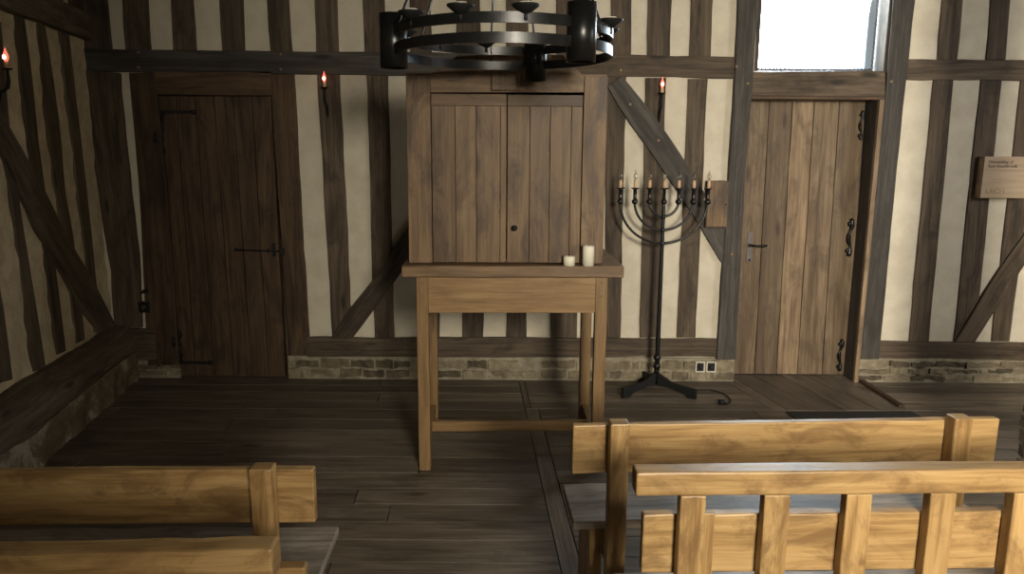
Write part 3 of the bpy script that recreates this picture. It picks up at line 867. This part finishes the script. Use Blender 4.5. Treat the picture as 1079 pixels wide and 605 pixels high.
# ---- candle fittings shared by the lamps
def sleeve_and_bulb(root, x, y, z, h=.05, r=.0105, lit=False, s=1.0):
    mb = MB(); mb.lathe([(r*s, 0), (r*s*1.04, h*.5*s), (r*s*.92, h*s), (r*.5*s, h*s+.002)], (x, y, z), 12)
    mb.build('candle_sleeve', M['sleeve'], root)
    mb = MB(); pr = [(.006, 0), (.0085, .006), (.0135, .02), (.012, .034), (.006, .050), (.0025, .062), (.0008, .070)]
    mb.lathe([(a*s, b*s) for a, b in pr], (x, y, z+h*s), 12, cap=False)
    b = mb.build('bulb', M['flame_glass'] if lit else M['bulb'], root)
    if lit:
        mb = MB(); mb.sphere((x, y-.012*s, z+h*s+.022*s), .0085*s, 10, sz=1.4); mb.build('filament', M['filament'], b)
    else:
        mb = MB(); mb.tube([(x, y, z+h*s), (x+.002, y, z+h*s+.03), (x-.001, y, z+h*s+.036)], .0016, 5); mb.build('filament', M['brass'], b)
# ---- menorah
mb0 = PZ(691, 413, 0); MY = mb0.y
men = empty('menorah', (mb0.x, mb0.y, 0)); tag(men, 'tall black wrought-iron seven-armed candelabrum on a three-footed base', 'candelabrum')
def mz(py): return PY(693, py, MY).z
zd = mz(199); zk = mz(212.5)
mb = MB()
prof_pole = [(mb0.x*0, .17), (0, .3), (0, .8), (0, zd-.005)]
mb.tube([(0, 0, z) for z in (.06, .3, .8, zk-.03, zd)], [.018, .016, .014, .011, .010], 12)
for z in (.185, .245): mb.sphere((0, 0, z), .027, 12)
mb.lathe([(.012, .14), (.020, .15), (.014, .165)], seg=14)
mb.build('pole', M['iron'], men)
arms = [(.286, 256.5), (.191, 242.5), (.0955, 228)]
for (R_, pyb) in arms:
    zb = mz(pyb)
    for sgn in (-1, 1):
        mb = MB(); H_ = zk-zb
        pts = [(sgn*R_*math.sin(a), 0, zk-H_*math.cos(a)) for a in [math.pi/2*k/14 for k in range(15)]]
        pts = pts + [(sgn*R_, 0, zk+.01)]
        mb.tube(pts, .0085, 10)
        mb.tube([(sgn*R_, 0, zk), (sgn*R_, 0, zk+.02), (sgn*R_, 0, zd-.004)], [.009, .012, .013], 10)
        mb.sphere((sgn*R_, 0, zk), .021, 12)
        arm = mb.build('arm', M['iron'], men)
    mb = MB(); mb.sphere((0, 0, zb), .018, 12); mb.build('collar', M['iron'], men)
mb = MB(); mb.sphere((0, 0, zk), .021, 12); mb.build('collar', M['iron'], men)
for x in (-.286, -.191, -.0955, 0, .0955, .191, .286):
    mb = MB(); mb.lathe([(.004, -.006), (.012, -.006), (.028, .003), (.030, .007), (.010, .004)], (x, 0, zd), 18); mb.build('drip_pan', M['iron'], men)
    sleeve_and_bulb(men, x+random.uniform(-.003, .003), 0, zd+.003, .052, .0105)
def foot(ang):
    d = Vector((math.cos(ang), math.sin(ang), 0)); s2 = Vector((-math.sin(ang), math.cos(ang), 0))
    top = [(0, .145), (.05, .118), (.11, .088), (.18, .078), (.285, .068)]
    bot = [(.285, 0), (.225, 0), (.20, .022), (.14, .038), (.08, .052), (0, .052)]
    mb = MB(); mb.prism([d*x+Vector((0, 0, z))-s2*.011 for x, z in top+bot], s2*.022, .5)
    mb.build('foot', M['iron_soft'], men, .002)
foot(math.radians(-32)); foot(math.radians(208)); foot(math.radians(100))
# cord and plug trailing from the base
cp = [(722, 409.5), (735, 411), (748, 411), (760, 414), (768, 419), (770, 423), (766, 426)]
pw = [PZ(x, y, .006) for x, y in cp]
cb = empty('power_cord', (pw[0].x, pw[0].y, 0)); tag(cb, 'short black mains cord with plug on the floor beside the candelabrum', 'power cord')
mb = MB(); o0 = Vector((pw[0].x, pw[0].y, 0))
def smooth(pts, n=6):
    out = []
    for i in range(len(pts)-1):
        p0 = pts[max(i-1, 0)]; p1_ = pts[i]; p2_ = pts[i+1]; p3_ = pts[min(i+2, len(pts)-1)]
        for k in range(n):
            t = k/n; out.append(.5*((2*p1_)+(p2_-p0)*t+(2*p0-5*p1_+4*p2_-p3_)*t*t+(3*p1_-p0-3*p2_+p3_)*t**3))
    out.append(pts[-1]); return out
mb.tube([p-o0 for p in smooth(pw)], .0045, 8); mb.build('cable', M['black'], cb)
e1 = pw[-1]; e2 = PZ(757, 425, .014)
d = (e2-e1).normalized()
mb = MB(); mb.tube([e1-o0, e1+d*.015-o0+Vector((0, 0, .006)), e1+d*.03-o0+Vector((0, 0, .010)), e1+d*.058-o0+Vector((0, 0, .010))], [.006, .010, .018, .017], 10); pg = mb.build('plug', M['black'], cb)
mb = MB()
for q in (-1, 1):
    s3 = Vector((-d.y, d.x, 0))*.009*q; a0 = e1+d*.056-o0+Vector((0, 0, .010))+s3; mb.tube([a0, a0+d*.02], .0028, 6)
mb.build('prongs', M['steel'], pg)

# ---- wall sconces
def sconce(px, py, nrm_in, plane, s=1.0):
    """px,py: photo position of the drip pan; the arm runs down and back into the wall"""
    n = Vector(nrm_in).normalized()        # into the room
    stand = .065
    p0 = PL(px, py, plane+n*stand, n)
    e = empty('wall_sconce', p0)
    mb = MB(); mb.lathe([(.004, -.004), (.012, -.005), (.026, .002), (.028, .005), (.008, .002)], (0, 0, 0), 16); mb.build('drip_pan', M['iron_soft'], e)
    pts = [Vector((0, 0, -.004)), Vector((0, 0, -.06)), Vector((0, 0, -.09))-n*.006, Vector((0, 0, -.105))-n*.025, Vector((0, 0, -.115))-n*.045, Vector((0, 0, -.16))-n*.058, Vector((0, 0, -.19))-n*.060]
    mb = MB(); mb.tube(pts, [.007, .010, .009, .008, .010, .010, .004], 10); mb.build('bracket', M['iron_soft'], e)
    sleeve_and_bulb(e, 0, 0, .002, .035, .0105, True, 1.0)
    return e
sc1 = sconce(342, 92.5, (0, -1, 0), Vector((0, D, 0)))
tag(sc1, 'lit candle sconce on the stud between the left door and the cabinet', 'wall lamp', 'lit candle sconces')
sc2 = sconce(697.5, 98.5, (0, -1, 0), Vector((0, D, 0)))
tag(sc2, 'lit candle sconce on the stud above the seven-armed candelabrum', 'wall lamp', 'lit candle sconces')
sc3 = sconce(7.5, 73, -nL, pstud)
tag(sc3, 'lit candle sconce on the rough left side wall', 'wall lamp', 'lit candle sconces')

# ---- small things on the walls
a = BW(746, 190.5); b = BW(766, 240)
a = PY(746, 190.5, D-.07); b = PY(766, 240, D-.07)
bx = empty('key_cabinet', ((a.x+b.x)/2, D-.02, b.z)); tag(bx, 'small oak box hung on the post between candelabrum and right door', 'wall box')
w2 = (b.x-a.x)/2; hh = a.z-b.z
mb = MB(); mb.box((-w2, -.045, 0), (w2, -.001, hh), axis=2); mb.build('case', M['cabinet'], bx, .003)
mb = MB(); mb.box((-w2+.008, -.052, .008), (w2-.008, -.045, hh-.008), axis=2, tint=.8); dd_ = mb.build('door', M['cabinet'], bx, .002)
mb = MB(); mb.sphere((w2-.018, -.054, hh*.5), .005, 8); mb.build('keyhole', M['black'], dd_)
# sign board
a = PY(1038, 165, D-.07); b = PY(1083, 209, D-.07)
sg = empty('sign_board', ((a.x+b.x)/2, D, b.z)); tag(sg, 'thick light wooden board with printed lettering on the far right wall', 'sign')
w2 = (b.x-a.x)/2; hh = a.z-b.z
mb = MB(); mb.box((-w2, -.07, 0), (w2, -.0, hh), axis=0, tint=.5)
M['sign'] = wood('pale_sign_oak', (.33, .24, .155), (.42, .315, .21), (.49, .375, .26), .65, .2, .1, bump=.15)
mb.build('board', M['sign'], sg, .002)
def text(name, body, x, z, size, mat, parent, y=-.0712):
    cu = bpy.data.curves.new(name, 'FONT'); cu.body = body; cu.size = size; cu.extrude = .0004; cu.space_line = .95
    ob = bpy.data.objects.new(name, cu); COL.objects.link(ob); ob.parent = parent; ob.location = (x, y, z); ob.rotation_euler = (math.pi/2, 0, 0)
    cu.materials.append(mat)
    bpy.context.view_layer.update()
    me = bpy.data.meshes.new_from_object(ob.evaluated_get(bpy.context.evaluated_depsgraph_get()))
    o2 = bpy.data.objects.new(name, me); COL.objects.link(o2); o2.parent = parent; o2.location = ob.location; o2.rotation_euler = ob.rotation_euler
    if not me.materials: me.materials.append(mat)
    bpy.data.objects.remove(ob); return o2
text('lettering', 'Dismantling of\nEast Hoathbrook', -w2+.028, hh-.045, .0285, M['ink'], sg)
text('faint_lettering', 'LACH', -w2+.03, .03, .05, M['faint'] if 'faint' in M else simple('faint_carving', (.30, .205, .125), .8), sg)
# sockets in the plinth by the door
for (x0, x1) in ((732, 741.2), (743.4, 752.8)):
    a = BW(x0, 380); b = BW(x1, 391)
    e = empty('wall_socket', ((a.x+b.x)/2, D-.028, (a.z+b.z)/2))
    w2 = (b.x-a.x)/2; h2 = (a.z-b.z)/2
    mb = MB(); t_ = .008
    mb.box((-w2, -.008, -h2), (w2, .01, -h2+t_), axis=0); mb.box((-w2, -.008, h2-t_), (w2, .01, h2), axis=0)
    mb.box((-w2, -.008, -h2+t_), (-w2+t_, .01, h2-t_), axis=2); mb.box((w2-t_, -.008, -h2+t_), (w2, .01, h2-t_), axis=2)
    mb.build('frame', M['white'], e, .001)
    mb = MB(); mb.box((-w2+t_, -.003, -h2+t_), (w2-t_, .01, h2-t_), axis=2); mb.sphere((0, -.003, 0), .016, 10, sz=.9); mb.build('insert', M['black'], e)
    tag(e, 'left one of two square white-rimmed sockets in the brick plinth' if x0 < 740 else 'right one of two square white-rimmed sockets in the brick plinth', 'socket', 'sockets in the plinth')
# switch boxes in the narrow plaster strip by the left door
a = BW(147.5, 317.5); b = BW(160, 328.5)
e = empty('light_switch', ((a.x+b.x)/2, D-.02, (a.z+b.z)/2)); w2 = (b.x-a.x)/2; h2 = (a.z-b.z)/2
mb = MB(); mb.box((-w2, -.012, -h2), (w2, .03, h2), axis=0); mb.build('plate', M['black'], e, .002)
mb = MB(); mb.tube([(0, -.012, 0), (0, -.02, 0)], .016, 14); mb.build('dial', M['steel'], e)
tag(e, 'dark square plate with round grey dial beside the left door', 'switch')
a = BW(149.5, 303); b = BW(158, 309)
e = empty('cable_clamp', ((a.x+b.x)/2, D-.02, (a.z+b.z)/2)); w2 = (b.x-a.x)/2; h2 = (a.z-b.z)/2
mb = MB(); mb.prism([(-w2, -.01, -h2), (w2, -.01, -h2*.7), (w2, -.01, h2), (-w2*.3, -.01, h2*.5)], (0, .04, 0)); o = mb.build('bracket', M['black'], e, .001)
tag(e, 'small black iron bracket just above the dial switch plate', 'bracket')

# ---- brick pier at the right edge
pa = PY(1069, 480, 3.30)
pr = empty('trim_1', (pa.x, 2.90, 0)); struct(pr, 'rough brick pier with pale mortar at the right edge')
mb = MB(); mb.box((.02, .02, 0), (.36, .39, CEIL), axis=2); core = mb.build('mortar_core', plaster('pale_pier_mortar', (.55, .50, .42), (.40, .36, .29), .01, 14, .2), pr)
mb = MB(); z = .012; row = 0
while z < 3.3:
    h_ = .055
    for (x0, x1, y0, y1) in ([(0, .20, 0, .11), (.215, .37, 0, .11), (0, .11, .125, .25), (0, .11, .265, .40)] if row % 2 == 0 else [(0, .11, 0, .23), (.125, .25, 0, .11), (.265, .37, 0, .11), (0, .11, .245, .40)]):
        j = random.uniform(0, .012)
        mb.box((x0+j, y0+j, z), (x1, y1, z+h_), axis=0 if x1-x0 > y1-y0 else 1, wob=.004, seg=3)
    z += h_+.016; row += 1
mb.build('bricks', M['pier'], core, .004)

# ---- benches
def bench(p_l, p_r, L_label, group, post_x, board_x, seat_x, rail=None, slats=(), board_y=0.0, zt=.81, zb=.66, post_top=.835, legs=(), seat_y=(.09, .37), mat='bench', batten=None, rail_z=(.874, .93), slat_d=.034):
    """p_l,p_r: near top edge ends in the room; local x runs along the bench, y away towards the table"""
    v = p_r-p_l; rz = math.atan2(v.y, v.x)
    e = empty('wooden_bench', (p_l.x, p_l.y, 0), rz)
    tag(e, L_label, 'bench', group)
    mt = M[mat]
    mb = MB(); mb.box((board_x[0], board_y, zb), (board_x[1], board_y+.028, zt), axis=0, seg=14, wob=.0015, tint=.7); mb.build('backrest', mt, e, .004)
    for x in post_x:
        if rail is None:
            mb = MB(); mb.box((x, -.052, 0), (x+.056, -.001, post_top), axis=2, seg=9, wob=.0015); mb.build('back_post', mt, e, .005)
    if rail:
        mb = MB(); mb.box((rail[0], 0, rail_z[0]), (rail[1], .052, rail_z[1]), axis=0, seg=14, wob=.0012); mb.build('top_rail', mt, e, .005)
        for i, x in enumerate(slats):
            lo = 0 if i in (0, len(slats)-1) else .38
            mb = MB(); mb.box((x, .002, lo), (x+.058, slat_d, rail_z[0]-.001), axis=2, seg=6, wob=.001, tint=random.uniform(.4, 1)); mb.build('slat', mt, e, .003)
        mb = MB(); mb.box((slats[0]+.06, .006, .33), (slats[-1], .045, .379), axis=0); mb.build('lower_rail', mt, e, .003)
        if batten:
            mb = MB(); mb.box((batten[0], board_y-.02, .5), (batten[1], board_y-.0012, zt+.012), axis=2); mb.build('batten', mt, e, .002)
    mb = MB(); mb.box((seat_x[0], seat_y[0], .422), (seat_x[1], seat_y[1], .452), axis=0, seg=14, wob=.0025, tint=.6); mb.build('seat', M['seat'], e, .004)
    for x in legs:
        mb = MB(); mb.box((x, seat_y[0]+.02, 0), (x+.042, seat_y[1]-.03, .4215), axis=2); mb.build('leg', mt, e, .004)
        if rail is None:
            xx = min(post_x, key=lambda q: abs(q-x))
            mb = MB(); mb.box((xx+.012, -.001, .33), (xx+.044, seat_y[1]-.05, .4205), axis=1); mb.build('seat_bearer', mt, e, .003)
    return e, rz
def loc_x(e, rz, px, py, off=0.0):
    """local x on a bench of the photo column px: meet the ray with the bench's near plane shifted by off"""
    d = Vector((math.cos(rz), math.sin(rz), 0)); n = Vector((-math.sin(rz), math.cos(rz), 0))
    p = PL(px, py, Vector(e)+n*off, n); return (p-Vector(e)).dot(d)
def setup(pxl, pyl, pxr, pyr, z):
    a = PZ(pxl, pyl, z); b = PZ(pxr, pyr, z); v = b-a; return a, b, math.atan2(v.y, v.x)
# far right bench
a, b, r_ = setup(604, 448.5, 1055, 441.5, .81); a.z = b.z = 0
X = lambda px, py, off=0.0: loc_x(a, r_, px, py, off)
print('benchA', a, b, math.degrees(r_))
Lb = X(1050, 470)
bench(a, b, 'far right golden oak bench, seen from behind, nearest the altar table', 'oak benches', (X(643, 480, -.05), X(1004, 470, -.05)), (0, Lb), (X(599, 535, .2), Lb+.03), legs=(X(620, 580, .12), X(1000, 500, .12)), zb=.655, post_top=.832, seat_y=(.085, .36))
# near right railed bench
a, b, r_ = setup(671, 498.5, 1079, 495, .93); a.z = b.z = 0
print('benchB', a, b, math.degrees(r_))
sl_ = [X(px, 560) for px in (716, 804, 890, 978, 1065)]
dx = sl_[1]-sl_[0]; sl_ += [sl_[-1]+dx, sl_[-1]+2*dx]
bench(a, b, 'near right golden oak bench with top rail and upright slats above a wide board', 'oak benches', (), (X(675, 570, .055), X(1066, 570, .055)), (X(660, 600, .2), 1.3), rail=(0, sl_[-1]+.15), slats=sl_, board_y=.036, zt=.812, zb=.668, seat_y=(.10, .39), legs=(.12, 1.05), batten=(X(727, 560, .04), X(749, 560, .04)))
# far left bench
a, b, r_ = setup(0, 496.5, 331, 494.5, .81); a.z = b.z = 0
print('benchL', a, b, math.degrees(r_))
Lb = X(331, 520)
bench(a, b, 'far left oak bench whose board and grey seat run out of the frame', 'oak benches', (X(263, 520, -.05), -.42), (-.62, Lb), (-.6, X(352, 560, .3)), legs=(X(250, 560, .12), -.4), zb=.66, post_top=.832, seat_y=(.085, .37))
# near left railed bench
a, b, r_ = setup(0, 586, 286, 579, .93); a.z = b.z = 0
print('benchLN', a, b, math.degrees(r_))
Le = X(287, 590)
sl_ = [Le-.12-.19*k for k in range(5)][::-1]
bench(a, b, 'near left oak bench, only its thick top rail and board end showing', 'oak benches', (), (-.5, X(321, 600, .13)), (-.5, X(300, 604, .3)), rail=(-.5, Le), slats=sl_, board_y=.13, zt=.815, zb=.665, seat_y=(.17, .45), legs=(Le-.2, -.3), slat_d=.129, rail_z=(.865, .93))

# ---- chandelier
CY = 3.0; CX = PY(530, 50, CY).x; R = .425
zl = (PY(528, 41, CY-R).z + PY(528, 68, CY+R).z)/2; zu = (PY(528, 21, CY-R).z + PY(528, 51, CY+R).z)/2
print('chandelier', zl, PY(528, 41, CY-R).z, PY(528, 68, CY+R).z, zu, PY(528, 21, CY-R).z, PY(528, 51, CY+R).z)
ch = empty('chandelier', (CX, CY, zl)); tag(ch, 'black iron ring chandelier with double hoops, three cylinders and candle dishes', 'chandelier')
def cpos(a, r=R): a = math.radians(a); return Vector((r*math.sin(a), -r*math.cos(a), 0))
bh = .018
for zc_ in (0, zu-zl):
    mb = MB(); n = 240; base = 0
    for k in range(n):
        for (rr_, zz) in ((R, -bh), (R, bh), (R-.008, bh), (R-.008, -bh)):
            p = cpos(360*k/n, rr_); mb.v.append(Vector((p.x, p.y, zc_+zz)))
    for k in range(n):
        for j in range(4):
            a0 = k*4+j; a1 = k*4+(j+1) % 4; b0 = ((k+1) % n)*4+j; b1 = ((k+1) % n)*4+(j+1) % 4
            mb.face((a0, a1, b1, b0), [(0, 0)]*4, .5, False)
    o = mb.build('hoop', M['iron'], ch)
zu_ = zu-zl
for a_ in (41, -79, 161):
    p = cpos(a_, R-.004); mb = MB()
    z0_ = zu_/2-.098; z1_ = zu_/2+.098
    mb.lathe([(.046, z0_+.02), (.048, z0_), (.052, z0_), (.052, z1_), (.048, z1_), (.046, z1_-.02)], (p.x, p.y, 0), 32)
    mb.build('lamp_cylinder', M['iron'], ch)
for a_ in (-49, -19, 11, 71, 101, 131, -109, -139, -169):
    p = cpos(a_, R-.004)
    mb = MB(); zt_ = zu_+bh-.012
    mb.tube([(p.x, p.y, zu_-.01), (p.x, p.y, zt_+.012)], .008, 8)
    mb.lathe([(.006, zt_+.004), (.020, zt_+.010), (.046, zt_+.030), (.048, zt_+.035), (.030, zt_+.032), (.008, zt_+.030)], (p.x, p.y, 0), 20)
    d_ = mb.build('drip_dish', M['iron_soft'], ch)
    mb = MB(); mb.lathe([(.026, zt_+.031), (.027, zt_+.038), (.022, zt_+.043), (.008, zt_+.044)], (p.x, p.y, 0), 16); mb.build('tea_light', M['wax'], ch)
for a_ in (-64, 56, 110, 161, -172, -124):
    p = cpos(a_, R-.004)
    mb = MB(); mb.tube([(p.x, p.y, -bh if a_ in (-4,) else zu_-bh), (p.x, p.y, zu_+bh), (p.x*.06, p.y*.06, zu_+.95)], .005, 8); mb.build('hanging_rod', M['iron'], ch)
mb = MB(); mb.tube([(0, 0, zu_+.93), (0, 0, CEIL-zl)], .010, 8); mb.lathe([(.01, zu_+.93), (.04, zu_+.94), (.04, zu_+.96), (.01, zu_+.97)]); mb.build('stem', M['iron'], ch)
